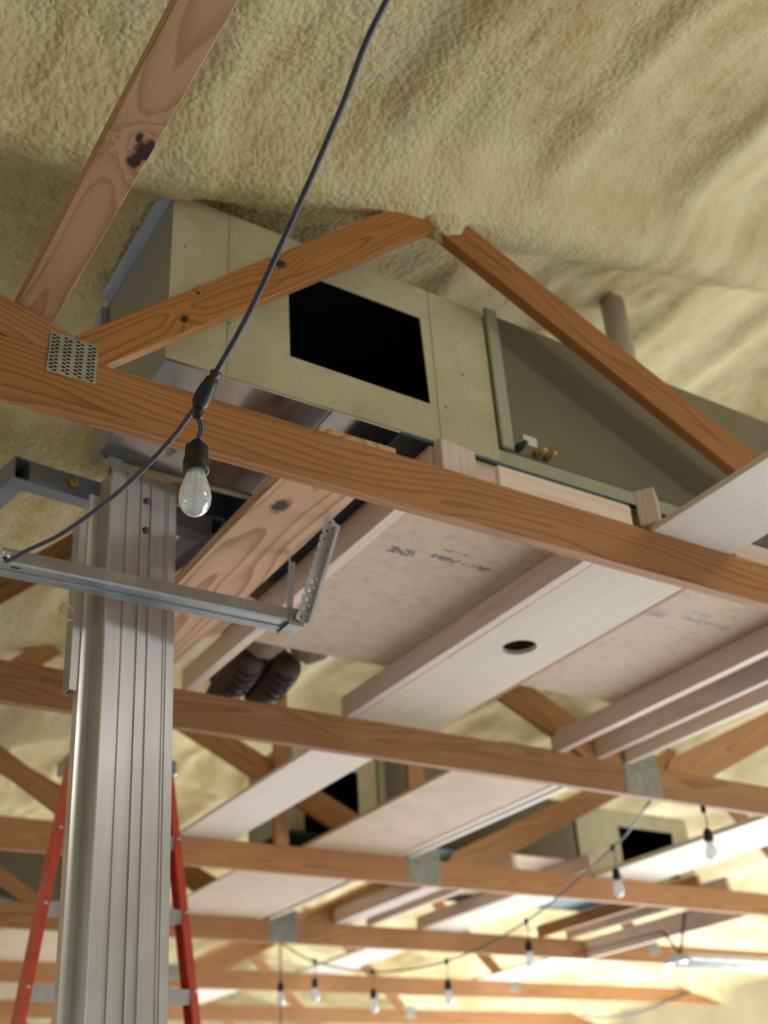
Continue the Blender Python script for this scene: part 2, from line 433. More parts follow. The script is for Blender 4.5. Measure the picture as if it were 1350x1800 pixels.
def value_noise(x, y, seed):
    r = np.random.default_rng(seed); G = r.random((128, 128))
    xi = np.floor(x).astype(int); yi = np.floor(y).astype(int)
    fx = x - xi; fy = y - yi; fx = fx * fx * (3 - 2 * fx); fy = fy * fy * (3 - 2 * fy)
    g = lambda a, b: G[a % 128, b % 128]
    return (g(xi, yi) * (1 - fx) + g(xi + 1, yi) * fx) * (1 - fy) + (g(xi, yi + 1) * (1 - fx) + g(xi + 1, yi + 1) * fx) * fy - 0.5
def roof_line(x):
    x = np.asarray(x, float)
    return 3.745 + 0.278 * (XM - np.sqrt((x - XM) ** 2 + 0.02))
def foam_z(x, y):
    x = np.asarray(x, float); y = np.asarray(y, float)
    base = roof_line(x)
    g = np.zeros_like(x)
    for ty in TRUSS_Y:
        d = np.abs(y - (ty + 0.019) + 0.03 * value_noise(x * 3, y * 0 + ty, 11))
        g = np.maximum(g, np.exp(-(d / 0.16) ** 2.6))
    z = base + 0.175 * (1 - g)
    pur = np.abs(((x + 0.12 + 0.05 * value_noise(x * 0, y * 1.7, 3)) / 0.61) % 1.0 - 0.5) * 0.61     # purlins under the foam
    z -= 0.040 * np.exp(-(pur / 0.085) ** 2) * (1 - g)
    z += 0.06 * value_noise(x * 2.6, y * 1.2, 21) * (1 - 0.6 * g) + 0.04 * value_noise(x * 6.5 + y * 1.2, y * 3.0, 22) * (1 - 0.5 * g)
    fade = np.clip(1.25 - 0.45 * x, 0.35, 1.0)          # the spray is coarser near the left eave, smoother towards the ridge
    z += (0.020 * value_noise(x * 15, y * 9, 23) + 0.012 * value_noise(x * 31, y * 24, 24) + 0.007 * value_noise(x * 62, y * 55, 25)) * fade
    return z
def grid_axis(parts):
    out = []
    for a, b, st in parts: out += list(np.arange(a, b - 1e-6, st))
    out.append(parts[-1][1]); return np.array(out)
gx = grid_axis([(X_L, 0.0, 0.1), (0.0, 4.6, 0.02), (4.6, X_R, 0.06)])
gy = grid_axis([(Y_B, 0.3, 0.12), (0.3, 4.4, 0.02), (4.4, Y_F, 0.07)])
XX, YY = np.meshgrid(gx, gy, indexing='ij')
ZZ = foam_z(XX, YY)
nx, ny = len(gx), len(gy)
idx = np.arange(nx * ny).reshape(nx, ny)
quads = np.stack([idx[:-1, :-1], idx[:-1, 1:], idx[1:, 1:], idx[1:, :-1]], -1).reshape(-1, 4)
me = bpy.data.meshes.new('ceiling')
me.vertices.add(nx * ny); me.vertices.foreach_set('co', np.stack([XX, YY, ZZ], -1).astype(np.float32).ravel())
me.loops.add(quads.size); me.loops.foreach_set('vertex_index', quads.ravel().astype(np.int32))
me.polygons.add(len(quads)); me.polygons.foreach_set('loop_start', np.arange(0, quads.size, 4, dtype=np.int32))
me.polygons.foreach_set('use_smooth', np.ones(len(quads), bool))
me.update(); me.validate()
structure(link('ceiling', me, M['foam']), 'sloping ceiling of yellow spray foam over trusses and purlins')

structure(block('floor', (X_L - 0.2, Y_B - 0.2, -0.1), (X_R + 0.2, Y_F + 0.2, 0.0), M['concrete'], bevel=0))
def wall_mesh(name, axis, pos, a0, a1, top, openings):
    """wall in a plane with rectangular doorways, 0.14 thick; openings = (from, to, height)"""
    bm = bmesh.new()
    segs = []; cur = a0
    for (o0, o1, h) in openings:
        segs.append((cur, o0, 0, top)); segs.append((o0, o1, h, top)); cur = o1
    segs.append((cur, a1, 0, top))
    for (s0, s1, z0, z1) in segs:
        if axis == 'x': box_bm(bm, (pos, s0, z0), (pos + 0.14, s1, z1))
        else: box_bm(bm, (s0, pos, z0), (s1, pos + 0.14, z1))
    return structure(link(name, bm_mesh(name, bm), M['wall_liner']))
wall_mesh('wall_left', 'x', X_L - 0.14, Y_B, Y_F, 3.3, [(3.0, 6.0, 2.3)])
wall_mesh('wall_right', 'x', X_R, Y_B, Y_F, 3.3, [(-1.4, 3.4, 2.5), (6.0, 13.0, 2.5)])
wall_mesh('wall_back', 'y', Y_B - 0.14, X_L, X_R, 5.2, [(0.8, 5.6, 2.5)])
wall_mesh('wall_front', 'y', Y_F, X_L, X_R, 5.2, [(3.4, 8.6, 2.5)])

# ------------------------------------------------------------------ roof trusses
truss_words = [None,
 'nearest roof truss of orange-brown fir passing in front of the first air handler',
 'second roof truss, its brown chord running behind the aluminium mast below the boards',
 'third roof truss, its wide grey plate near the middle of the photo',
 'fourth roof truss with a grey plate above the dangling string light end',
 'fifth roof truss, seen behind the hanging bulbs of the far string light',
 'sixth roof truss low in the photo, with a small plate near its middle',
 'seventh roof truss, a sliver of chord along the bottom of the photo',
 'last roof truss at the far end of the building']
def line_poly(up0, up1, lo1, lo0): return [up0, up1, lo1, lo0]
def mirror(poly): return [(2 * XM - x, z) for x, z in poly][::-1]
WEB_L = [(0.553, 3.308), (0.57, ZB + CH), (0.627, ZB + CH), (1.70, 4.222), (1.60, 4.29)]
WEB_R = [(1.66, 4.14), (1.72, 4.25), (3.80, 3.31), (3.84, ZB + CH), (3.54, ZB + CH)]
WEB_X = [(0.549, 3.307), (0.55, ZB + CH), (0.41, ZB + CH), (-0.45, 3.505), (-0.42, 3.61)]
PLATE_SMALL = plate_mesh('truss_plate', 0.112, 0.112, 4, 11)
PLATE_BIG = plate_mesh('truss_plate', 0.222, 0.215, 9, 20)
PLATE_FAR = plate_mesh('truss_plate', 0.12, 0.13, 5, 10)
for i in range(1, len(TRUSS_Y)):
    y = TRUSS_Y[i]; mid = (XM, y + TH / 2, ZB)
    t = thing('roof_truss', truss_words[i], 'truss', mid, group='roof trusses across the building')
    lumber('bottom_chord', (X_L + 0.02, y + TH / 2, ZB + CH / 2), (X_R - 0.02, y + TH / 2, ZB + CH / 2), TH, CH,
           M['fir_front_chord'] if i == 1 else M['fir'], (0, 1, 0), t)
    prism_xz('web', WEB_L, y, y + TH, M['fir_web_left'] if i == 1 else M['fir'], t, (1, 0.92))
    prism_xz('web', WEB_R, y, y + TH, M['fir_web_right'] if i == 1 else M['fir'], t, (1, -0.465))
    prism_xz('web', WEB_X, y, y + TH, M['fir'], t, (1, -0.31))
    if i > 1:
        prism_xz('web', mirror(WEB_L), y, y + TH, M['fir'], t, (1, -0.92))
        prism_xz('web', mirror(WEB_R), y, y + TH, M['fir'], t, (1, 0.465))
    if i in (3, 4):
        sh = 0.0 if i == 3 else 0.3
        prism_xz('web', [(0.70 + sh, 4.02), (1.92 + sh, 3.262), (1.92 + sh, ZB + CH), (1.76 + sh, ZB + CH), (0.62 + sh, 3.955)], y, y + TH, M['fir'], t, (1, -0.62))
    if i == 3:
        lumber('post', (2.925, y - 0.019, ZB + CH - 0.01), (2.925, y - 0.019, 4.50), TH, 0.082, M['fir'], (0, 1, 0), t)
        lumber('post', (3.90, y + 0.057, ZB + CH - 0.01), (3.90, y + 0.057, 4.80), TH, 0.12, M['fir'], (0, 1, 0), t)
    def plate(me, x, z, w=0.104, h=0.104):
        pl = link('truss_plate', me, M['nail_plate'], t, T(x, y - 0.0006, z), 'punched galvanised plate')
        block('slot_shade', (x - w / 2, y - 0.0004, z - h / 2), (x + w / 2, y + 0.001, z + h / 2), M['slot_shade'], pl, 0)  # added dark sheet behind the plate, its colour paints the shade in the slots
    plate(PLATE_SMALL, 0.552, 3.242)
    if i > 1:
        cx = 3.88
        plate(*((PLATE_BIG, cx, 3.215, 0.21, 0.205) if i < 5 else (PLATE_FAR, cx, 3.215)))
        plate(PLATE_FAR, 7.42, 3.22)

    for xx in ((1.655,) if i == 1 else (1.655, 2 * XM - 1.655)):
        bm = bmesh.new(); bmesh.ops.create_icosphere(bm, subdivisions=3, radius=1.0)
        for v in bm.verts:
            n = 1 + 0.12 * math.sin(7 * v.co.x + i) * math.cos(6 * v.co.z) + 0.08 * math.sin(11 * v.co.y)
            v.co = Vector((v.co.x * 0.10, v.co.y * 0.055, v.co.z * 0.10)) * n
        link('foam_overspray', bm_mesh('foam_overspray', bm, True), M['foam'], t, T(xx, y + 0.019, 4.245), 'foam sprayed over the joint')

# flat brace lying across the trusses towards the camera
b = lumber('lateral_brace', (0.463, 2.115, 3.372), (0.482, 0.12, 3.372), 0.038, 0.092, M['fir_brace'], (0, 0, -1))
tag(b, 'pinkish flat two-by-four with a dark knot, rising from the nearest truss joint out of frame', 'brace')
b = lumber('bottom_chord_stub', (X_L + 0.02, 0.234, ZB + CH + 0.03), (X_R - 0.02, 0.234, ZB + CH + 0.03), TH, CH, M['fir'], (0, 1, 0))
b.name = 'overhead_beam'
tag(b, 'horizontal beam above the camera, outside the picture, that carries the brace and the cord', 'beam')

# ------------------------------------------------------------------ platform boards on the bottom chords
ZT = ZB + CH
def joist(x0, x1, y0, y1, label, mat='fir_pale', z0=ZT, z1=3.342, group='joists laid across the chords'):
    o = lumber('joist', ((x0 + x1) / 2, y0, (z0 + z1) / 2), ((x0 + x1) / 2, y1, (z0 + z1) / 2), x1 - x0, z1 - z0, M[mat], (1, 0, 0))
    return tag(o, label, 'joist', group)
def plank(name, x0, x1, y0, y1, label, cat, mat, z0=ZT, th=0.019, group=None):
    o = lumber(name, ((x0 + x1) / 2, y0, z0 + th / 2), ((x0 + x1) / 2, y1, z0 + th / 2), th, x1 - x0, M[mat], (0, 0, 1))
    return tag(o, label, cat, group)
def sheet(name, x0, x1, y0, y1, z0, th, label, mat):
    o = block(name, (x0, y0, z0), (x1, y1, z0 + th), M[mat], bevel=0.001)
    return tag(o, label, 'board')

plank('plank', 1.200, 1.437, 2.072, 3.80, 'wide brown plank with dark heartwood streaks beside the aluminium mast top', 'plank', 'fir_plank', th=0.038)
joist(1.566, 1.606, 2.092, 3.80, 'pale joist at the left edge of the first platform, beside the streaked plank')
joist(2.268, 2.308, 2.092, 3.80, 'pinkish joist along the left side of the white board with the hole')
joist(3.375, 3.415, 2.092, 3.80, 'joist closing the right side of the first platform next to dark shadow')
joist(3.610, 3.648, 2.092, 3.80, 'thin joist just right of the first platform, the left of a close pair', mat='fir_pale')
joist(3.790, 3.828, 2.092, 3.80, 'thin joist just right of the first platform, the right of a close pair', mat='fir_pale')
sheet('osb_sheet', 1.568, 2.306, 2.10, 3.45, 3.343, 0.012, 'strand board underside with a dark mill stamp between two pale joists', 'osb_left')
sheet('osb_sheet', 2.312, 3.413, 2.10, 3.38, 3.343, 0.012, 'strand board underside with a faint grey stamp right of the holed board', 'osb_right')
def holed_board():
    x0, x1, y0, y1, th = 2.310, 2.700, 2.070, 3.783, 0.018
    cx, cy, r = 2.495, 2.91, 0.064
    bm = bmesh.new(); seg = 32
    circ = [(cx + r * math.cos(2 * PI * k / seg), cy + r * math.sin(2 * PI * k / seg)) for k in range(seg)]
    def outer(k):
        a = 2 * PI * k / seg; c, s = math.cos(a), math.sin(a); k2 = 0.185
        t = min(k2 / abs(c) if abs(c) > 1e-6 else 9, k2 / abs(s) if abs(s) > 1e-6 else 9); return (cx + c * t, cy + s * t)
    sq = [outer(k) for k in range(seg)]
    lev = []
    for z in (0, th):
        I = [bm.verts.new((*p, z)) for p in circ]; O = [bm.verts.new((*p, z)) for p in sq]
        for k in range(seg): bm.faces.new((I[k], I[(k + 1) % seg], O[(k + 1) % seg], O[k]))
        lev.append(I)
    for k in range(seg): bm.faces.new((lev[0][k], lev[0][(k + 1) % seg], lev[1][(k + 1) % seg], lev[1][k]))
    for (a0, b0, a1, b1) in ((x0, y0, x1, cy - 0.185), (x0, cy + 0.185, x1, y1), (x0, cy - 0.185, cx - 0.185, cy + 0.185), (cx + 0.185, cy - 0.185, x1, cy + 0.185)):
        if a1 - a0 > 1e-4: box_bm(bm, (a0, b0, 0), (a1, b1, th))
    c = Vector(((x0 + x1) / 2, (y0 + y1) / 2, 0))
    x = Vector((0, 1, 0)); yv = Vector((0, 0, 1)); z = x.cross(yv)
    mw = Matrix((x, yv, z)).transposed().to_4x4(); mw.translation = (c.x, c.y, ZT)
    loc = mw.inverted()
    for v in bm.verts: v.co = loc @ Vector((v.co.x, v.co.y, v.co.z + ZT))
    return link('holed_board', bm_mesh('holed_board', bm), M['plywood'], None, mw)
o = lumber('batten', (2.712, 2.074, ZT + 0.046), (2.712, 3.40, ZT + 0.046), 0.018, 0.092, M['fir'], (1, 0, 0))
tag(o, 'thin brown batten along the right edge of the white holed board', 'batten')
tag(holed_board(), 'white plywood board with one round hole, lying between the first two trusses', 'board')
plank('plank', 2.333, 2.672, 0.12, 2.062, 'white plank lying on the nearest truss, reaching out of the photo at the right', 'plank', 'white_board', th=0.02)
for x0, x1, w in ((1.765, 2.262, 'on the nearest truss, between the two upright blocks'), (2.70, 3.60, 'at the right edge of the photo, just below the white plank')):
    o = lumber('rim_board', (x0, 2.062, (ZT + 3.322) / 2), (x1, 2.062, (ZT + 3.322) / 2), 0.020, 3.322 - ZT, M['fir_pale'], (0, 1, 0))
    tag(o, 'pale rim board ' + w, 'board', 'rim boards on the nearest truss')

# second bay
plank('plank', 2.333, 2.650, 3.788, 5.655, 'pinkish white plank between the second and third trusses, right of the orange ladder', 'plank', 'white_board')
o = plank('wide_board', 3.080, 3.672, 3.788, 5.655, 'wide tan board between second and third trusses, above the wide grey plate', 'board', 'tan_board', th=0.018)
joist(3.690, 3.728, 3.812, 5.655, 'left of two close thin joists beside the wide tan board', mat='white_board')
joist(3.762, 3.800, 3.812, 5.655, 'right of two close thin joists beside the wide tan board', mat='white_board')
plank('plank', 5.220, 5.730, 3.788, 5.655, 'broad white plank in front of the far right air handler opening', 'plank', 'white_board', th=0.03)
# third bay
sheet('osb_sheet', 2.95, 3.655, 5.662, 7.44, ZT, 0.012, 'strand board between third and fourth trusses, left of a close pair of joists', 'osb')
joist(3.667, 3.703, 5.662, 7.44, 'left of two close joists running behind the wide grey plate', mat='white_board')
joist(3.760, 3.796, 5.662, 7.44, 'right of two close joists running behind the wide grey plate', mat='fir_pale')
joist(4.292, 4.332, 5.662, 7.44, 'joist with a brown side below the third truss, right of the green pad')
plank('plank', 4.335, 4.43, 5.662, 7.44, 'narrow white strip beside the joist right of the green pad', 'plank', 'white_board')
sheet('osb_sheet', 4.34, 5.02, 5.662, 6.66, 3.342, 0.012, 'strand board ending short of the fourth truss, between two joists', 'osb')
joist(5.030, 5.068, 5.45, 7.44, 'joist whose cut end pokes over the third truss beside the far right unit')
plank('plank', 5.070, 5.420, 5.662, 7.44, 'white board between third and fourth trusses under the hanging cord', 'plank', 'white_board')
joist(6.190, 6.230, 5.662, 7.44, 'brown joist right of the white board under the far unit', mat='fir')
o = lumber('blocking', (6.67, 5.665, ZB + 0.0755), (6.67, 7.402, ZB + 0.0755), 0.038, 0.148, M['fir_pale'], (1, 0, 0))
tag(o, 'deep brown blocking beam joining third and fourth trusses beside the shop light', 'beam')
# farther bays
plank('plank', 5.040, 5.430, 7.452, 9.385, 'white plank between fourth and fifth trusses behind the hanging bulbs', 'plank', 'white_board')
plank('plank', 6.95, 7.40, 7.452, 9.385, 'pale plank between fourth and fifth trusses below the shop light', 'plank', 'white_board')
sheet('osb_sheet', 2.15, 3.35, 7.452, 9.385, ZT, 0.012, 'strand board between fourth and fifth trusses seen left of the mast', 'osb')
plank('plank', 4.55, 4.95, 9.392, 11.235, 'white plank between fifth and sixth trusses near the ladder foot', 'plank', 'white_board')

# ------------------------------------------------------------------ air handlers
def air_handler(x_pl0, x_pl1, x_cb0, x_cb1, y0, z0, z1, depth, op, label, full=True, zc=0.05):
    """sheet plenum with a black opening next to a tan cabinet; op = opening corners in x, z (4 points)"""
    t = thing('air_handler', label, 'air handler', ((x_pl0 + x_cb1) / 2, y0 + depth / 2, z0), group='air handlers on the trusses')
    zb = z0 + (0.056 if full else 0.0)
    y1 = y0 + depth
    # plenum front with a cut-out
    bm = bmesh.new()
    lx0, lx1 = min(x_pl0, x_pl1), max(x_pl0, x_pl1)
    P = [(lx0, zb), (lx1, zb), (lx1, z1 - 0.02), (lx0, z1 - 0.02)]
    th = 0.005
    lay = []
    for yy in (y0, y0 + th):
        O = [bm.verts.new((p[0], yy, p[1])) for p in P]; I = [bm.verts.new((p[0], yy, p[1])) for p in op]
        for k in range(4): bm.faces.new((O[k], O[(k + 1) % 4], I[(k + 1) % 4], I[k]))
        lay.append((O, I))
    for k in range(4):
        for g in (0, 1): bm.faces.new((lay[0][g][k], lay[0][g][(k + 1) % 4], lay[1][g][(k + 1) % 4], lay[1][g][k]))
    link('plenum_front', bm_mesh('plenum_front', bm), M['plenum'], t)
    # dark lining of the opening
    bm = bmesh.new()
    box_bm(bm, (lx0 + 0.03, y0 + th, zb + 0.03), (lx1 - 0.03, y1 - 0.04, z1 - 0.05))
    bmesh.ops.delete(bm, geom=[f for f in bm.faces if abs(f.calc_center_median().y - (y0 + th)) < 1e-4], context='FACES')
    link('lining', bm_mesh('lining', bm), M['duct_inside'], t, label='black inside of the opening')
    block('plenum_end', (lx0, y0 + th, zb) if x_pl0 < x_cb0 else (lx1 - 0.02, y0 + th, zb), (lx0 + 0.02, y1, z1 - 0.02) if x_pl0 < x_cb0 else (lx1, y1, z1 - 0.02), M['duct_end'], t, 0.001)
    block('plenum_top', (lx0 + 0.02, y0 + th, z1 - 0.045), (lx1 - 0.02, y1, z1 - 0.022), M['plenum'], t, 0.001)
    block('plenum_back', (lx0 + 0.02, y1 - 0.025, zb + 0.02), (lx1 - 0.02, y1, z1 - 0.05), M['plenum'], t, 0.001)
    c0, c1 = min(x_cb0, x_cb1), max(x_cb0, x_cb1)
    block('cabinet', (c0 + 0.004, y0 + 0.008, z0 + 0.108 if full else z0 + 0.03), (c1, y1, z1), M['cabinet'], t, 0.006, 'tan painted cabinet')
    block('base_rail', (c0 - 0.12 if full else c0, y0 + 0.002, z0), (c1, y1, z0 + 0.106 if full else z0 + 0.03), M['cabinet_trim'], t, 0.004, 'pale green base rail')
    if x_pl0 < x_cb0: block('corner_post', (c0 - 0.012, y0 - 0.012, z0 + 0.11 if full else z0 + 0.03), (c0 + 0.035, y0 + 0.006, z1), M['cabinet_trim'], t, 0.003)
    return t
op1 = [(1.191, 3.597), (1.662, 3.592), (1.652, 3.921), (1.189, 3.925)]
u1 = air_handler(0.83, 1.905, 1.925, 3.75, 2.20, 3.404, 4.065, 0.57, op1, 'nearest air handler with black opening and tan cabinet behind the front truss')
# bare metal details of the first unit
bm = bmesh.new()
for (a, b_) in ((0.832, 1.318), (1.322, 1.70)):
    box_bm(bm, (a, 2.202, 3.452), (b_, 2.69, 3.4605))
link('bottom_pan', bm_mesh('bottom_pan', bm), M['sheet_metal'], u1, label='shiny bare sheet metal underside with a seam')
bm = bmesh.new()
v = [(0.83, 2.206), (0.83, 2.745)]
extrude_profile(bm, [(0.829, 4.032), (0.806, 4.036), (0.797, 4.052), (0.829, 4.060)], 2.205, 2.70, lambda a, u, v: (u, a, v))
link('edge_flange', bm_mesh('edge_flange', bm), M['duct_flange'], u1, label='folded bluish flange along the metal end')
block('end_tab', (0.806, 2.72, 3.60), (0.829, 2.768, 4.02), M['duct_flange'], u1, 0.002)
for sx, zz0, zz1 in ((1.001, 3.462, 4.043), (1.690, 3.462, 4.043)):
    block('seam', (sx - 0.0015, 2.1985, zz0), (sx + 0.0015, 2.2, zz1), M['cabinet_trim'], u1, 0)
for (xx, zz) in ((0.985, 3.66), (1.01, 3.64), (0.87, 3.86), (1.72, 3.60), (1.80, 3.75)):
    link('screw', lathe_mesh('screw', [(0.005, 0), (0.005, 0.002), (0.003, 0.004)], 10, Vector((0, -1, 0))), M['galvanised'], u1, T(xx, 2.199, zz))
block('label_plate', (2.015, 2.2055, 3.565), (2.070, 2.2085, 3.600), M['white_label'], u1, 0.0005, 'small white sticker')
for k, (xx, mt) in enumerate(((1.985, 'pad'), (2.06, 'brass'), (2.10, 'brass'))):
    link('pipe_fitting', lathe_mesh('pipe_fitting', [(0.012, 0), (0.014, 0.01), (0.014, 0.02), (0.009, 0.024), (0.009, 0.045)], 14, Vector((0, -1, 0))), M[mt], u1, T(xx, 2.2085, 3.535))
link('vent_pipe', tube_mesh('vent_pipe', [(2.86, 2.48, 4.06), (2.86, 2.48, 4.70)], 0.05, 20), M['pipe'], u1, label='grey vent pipe into the foam')

# pad and sleepers of the first platform
o = block('drain_pad', (1.474, 2.094, 3.3556), (3.62, 3.02, 3.3635), M['pad_dark'], None, 0.0)
block('pad_edge', (1.470, 2.090, 3.3556), (3.62, 2.094, 3.3637), M['pad_blue'], o, 0, 'blue edge')
block('pad_edge', (1.470, 2.094, 3.3556), (1.474, 3.02, 3.3637), M['pad_blue'], o, 0, 'blue edge')
tag(o, 'dark blue pad under the nearest air handler, its edge showing as a blue line', 'pad')
for (xc, ww, tt, ang, z0, w) in ((1.632, 0.130, 0.030, 0.12, ZT + 0.0005, 'beside the shiny metal underside'), (2.350, 0.080, 0.060, 0.62, ZT + 0.019, 'next to the white plank at right')):
    yc = 2.0705 if ang < 0.5 else 2.108
    top = 3.352 if ang < 0.5 else 3.388
    o = link('support_block', box_mesh('support_block', (-(top - z0) / 2, -tt / 2, -ww / 2), ((top - z0) / 2, tt / 2, ww / 2), 0.002), M['fir_pale'], None,
             Matrix.Translation((xc, yc if ang < 0.5 else 2.060, (z0 + top) / 2)) @ Matrix.Rotation(ang, 4, 'Z') @ Matrix(((0, 0, 1, 0), (0, 1, 0, 0), (-1, 0, 0, 0), (0, 0, 0, 1))))
    tag(o, 'short upright block above the nearest truss, ' + w, 'block', 'blocks under the nearest air handler')

# farther units
op2 = [(3.20, 3.38), (3.58, 3.38), (3.58, 3.80), (3.20, 3.80)]
u2 = air_handler(3.13, 3.715, 3.735, 4.75, 5.83, 3.372, 3.98, 0.6, op2, 'air handler behind the third truss, half hidden by planks and a web', full=False)
op3 = [(6.00, 3.45), (6.55, 3.45), (6.55, 3.79), (6.00, 3.79)]
u3 = air_handler(6.72, 5.60, 5.585, 4.93, 6.15, 3.372, 3.93, 0.6, op3, 'far right air handler with a pale green plenum and square black opening', full=False)
for (x0, x1, y0, w) in ((3.02, 4.80, 5.72, 'green edged pad under the unit behind the third truss'), (4.85, 6.85, 6.05, 'green edged pad under the far right air handler')):
    o = block('drain_pad', (x0, y0, 3.3555), (x1, y0 + 0.9, 3.3715), M['pad'], None, 0.001)
    tag(o, w, 'pad', 'green pads under the far units')
for (x, y0, y1, w) in ((3.30, 5.66, 7.43, 'left joist hidden under the unit behind the third truss'), (4.60, 5.66, 7.43, 'right joist hidden under the unit behind the third truss'), (6.50, 5.66, 7.43, 'joist hidden under the right end of the far right unit')):
    z0 = ZT + (0.0125 if x < 3.6 else 0)
    o = lumber('joist', (x, y0, (z0 + (3.342 if 4 < x < 5 else 3.355)) / 2), (x, y1 if x != 4.6 else y1, (z0 + (3.342 if 4 < x < 5 else 3.355)) / 2), 0.038, (3.342 if 4 < x < 5 else 3.355) - z0, M['fir_pale'], (1, 0, 0))
    tag(o, w, 'joist', 'joists laid across the chords')
op4 = [(2.62, 3.45), (2.80, 3.45), (2.80, 3.75), (2.62, 3.75)]
u4 = air_handler(2.85, 2.60, 2.585, 1.45, 7.46, 3.263, 3.80, 0.6, op4, 'tan air handler low at the left, behind the orange ladder', full=False)

# ------------------------------------------------------------------ material lift
LIFT_O = Vector((0.932, 2.629, 0.0))
F = Vector((-0.18, 0.984, 0)).normalized(); SV = Vector((0.984, 0.18, 0)).normalized()
ax_up = (Vector((0, 0, 1)) - SV * 0.02 + F * 0.012).normalized()      # the mast leans a little
sv2 = (SV - ax_up * SV.dot(ax_up)).normalized(); f2 = ax_up.cross(sv2)
rot = Matrix((sv2, f2, ax_up)).transposed()
LIFT_O = LIFT_O + SV * 0.02 * 2.83 - F * 0.012 * 2.83
lift = thing('material_lift', 'aluminium material lift mast with dark steel forks standing left of the bulb', 'lift', tuple(LIFT_O - SV * 0.004), rot)
LM = WM[lift.name]
def lift_part(name, bm, mat, label=None, smooth=False):
    return link(name, bm_mesh(name, bm, smooth), M[mat], lift, LM, label)
fz = lambda a, u, v: (u, v, a)
# front column: grooved extrusion (u across, v depth)
prof = [(-0.066, 0.0), (-0.044, 0.0), (-0.043, 0.003), (-0.018, 0.003), (-0.016, -0.001), (0.024, -0.001), (0.026, -0.006), (0.030, -0.006), (0.031, -0.001), (0.056, -0.001), (0.058, -0.006),
        (0.062, -0.006), (0.063, -0.001), (0.106, -0.001), (0.108, -0.004), (0.112, -0.004), (0.113, -0.001), (0.117, -0.004), (0.121, -0.004), (0.122, -0.001), (0.143, -0.001), (0.145, 0.004),
        (0.145, 0.05), (0.132, 0.05), (0.132, 0.012), (-0.062, 0.012), (-0.066, 0.010)]
bm = bmesh.new(); extrude_profile(bm, prof, 0.12, 3.385, fz); lift_part('front_column', bm, 'aluminium', 'grooved grey aluminium column')
bm = bmesh.new(); extrude_profile(bm, [(-0.070, 0.0), (-0.067, -0.003), (-0.064, 0.0), (-0.065, 0.0), (-0.066, 0.010)], 0.12, 3.33, fz); lift_part('edge_bead', bm, 'bright_aluminium', 'bright bead along the column edge')
bm = bmesh.new(); extrude_profile(bm, [(-0.067, 0.001), (-0.069, 0.001), (-0.074, 0.050), (-0.070, 0.050)], 0.12, 3.35, fz); lift_part('side_wall', bm, 'aluminium', 'darker side wall of the mast')
bm = bmesh.new(); extrude_profile(bm, [(-0.071, 0.0505), (-0.103, 0.0505), (-0.103, 0.055), (-0.08, 0.12), (-0.02, 0.12), (-0.02, 0.055)], 0.12, 3.30, fz); lift_part('rear_column', bm, 'bright_aluminium', 'bright rear column showing at the left of the mast')
bm = bmesh.new(); extrude_profile(bm, [(-0.104, 0.056), (-0.126, 0.056), (-0.124, 0.095), (-0.104, 0.095), (-0.104, 0.091), (-0.120, 0.091), (-0.122, 0.060), (-0.104, 0.060)], 2.72, 3.22, fz); lift_part('carriage_channel', bm, 'aluminium', 'short C-shaped carriage channel ending in the open')
bm = bmesh.new(); box_bm(bm, (-0.072, 0.014, 3.30), (-0.030, 0.02, 3.42), 0.001); lift_part('top_tab', bm, 'aluminium')
for zz in (3.30, 3.205):
    link('rivet', lathe_mesh('rivet', [(0.010, 0), (0.0105, 0.003), (0.008, 0.008), (0.003, 0.010)], 16, Vector((0, -1, 0))), M['rust'], lift, LM @ T(0.044, -0.002, zz), 'rusty rivet head')
def square_tube(name, p0, p1, w, h, wall, upv, label=None):
    p0, p1 = Vector(p0), Vector(p1); x = (p1 - p0).normalized(); z = Vector(upv); y = z.cross(x).normalized(); z = x.cross(y)
    bm = bmesh.new(); rings = []
    for p in (p0, p1):
        for k in (0, wall):
            rings.append([bm.verts.new(p + y * sy * (w / 2 - k) + z * sz * (h / 2 - k)) for sy, sz in ((-1, -1), (1, -1), (1, 1), (-1, 1))])
    o0, i0, o1, i1 = rings
    for k in range(4):
        j = (k + 1) % 4
        bm.faces.new((o0[k], o0[j], o1[j], o1[k])); bm.faces.new((i0[k], i1[k], i1[j], i0[j]))
        bm.faces.new((o0[k], i0[k], i0[j], o0[j])); bm.faces.new((o1[k], o1[j], i1[j], i1[k]))
    return link(name, bm_mesh(name, bm), M['tube_paint'], lift, LM, label)
square_tube('fork', (-0.272, 0.125, 3.357), (-0.272, 0.86, 3.357), 0.050, 0.070, 0.004, (0, 0, 1), 'left fork of dark square tube')
square_tube('fork', (0.382, 0.135, 3.392), (0.382, 0.80, 3.392), 0.052, 0.070, 0.004, (0, 0, 1), 'right fork of dark square tube')
square_tube('cross_tube', (-0.249, 0.158, 3.362), (-0.10, 0.158, 3.368), 0.05, 0.070, 0.004, (0, 0, 1))
square_tube('cross_tube', (-0.10, 0.158, 3.368), (0.356, 0.165, 3.39), 0.05, 0.070, 0.004, (0, 0, 1))
link('bolt', lathe_mesh('bolt', [(0.014, 0), (0.014, 0.010), (0.008, 0.011), (0.007, 0.022)], 6, Vector((0, -1, 0)), False), M['brass'], lift, LM @ T(-0.118, 0.13, 3.368), 'yellow zinc bolt')
ringp = [(-0.148 + 0.020 * math.cos(a), 0.05 + 0.008 * math.sin(a), 2.925 + 0.026 * math.sin(a)) for a in [2 * PI * k / 24 for k in range(25)]]
link('pin_ring', tube_mesh('pin_ring', ringp, 0.0028, 8, False), M['bright_aluminium'], lift, LM, 'wire pin ring')
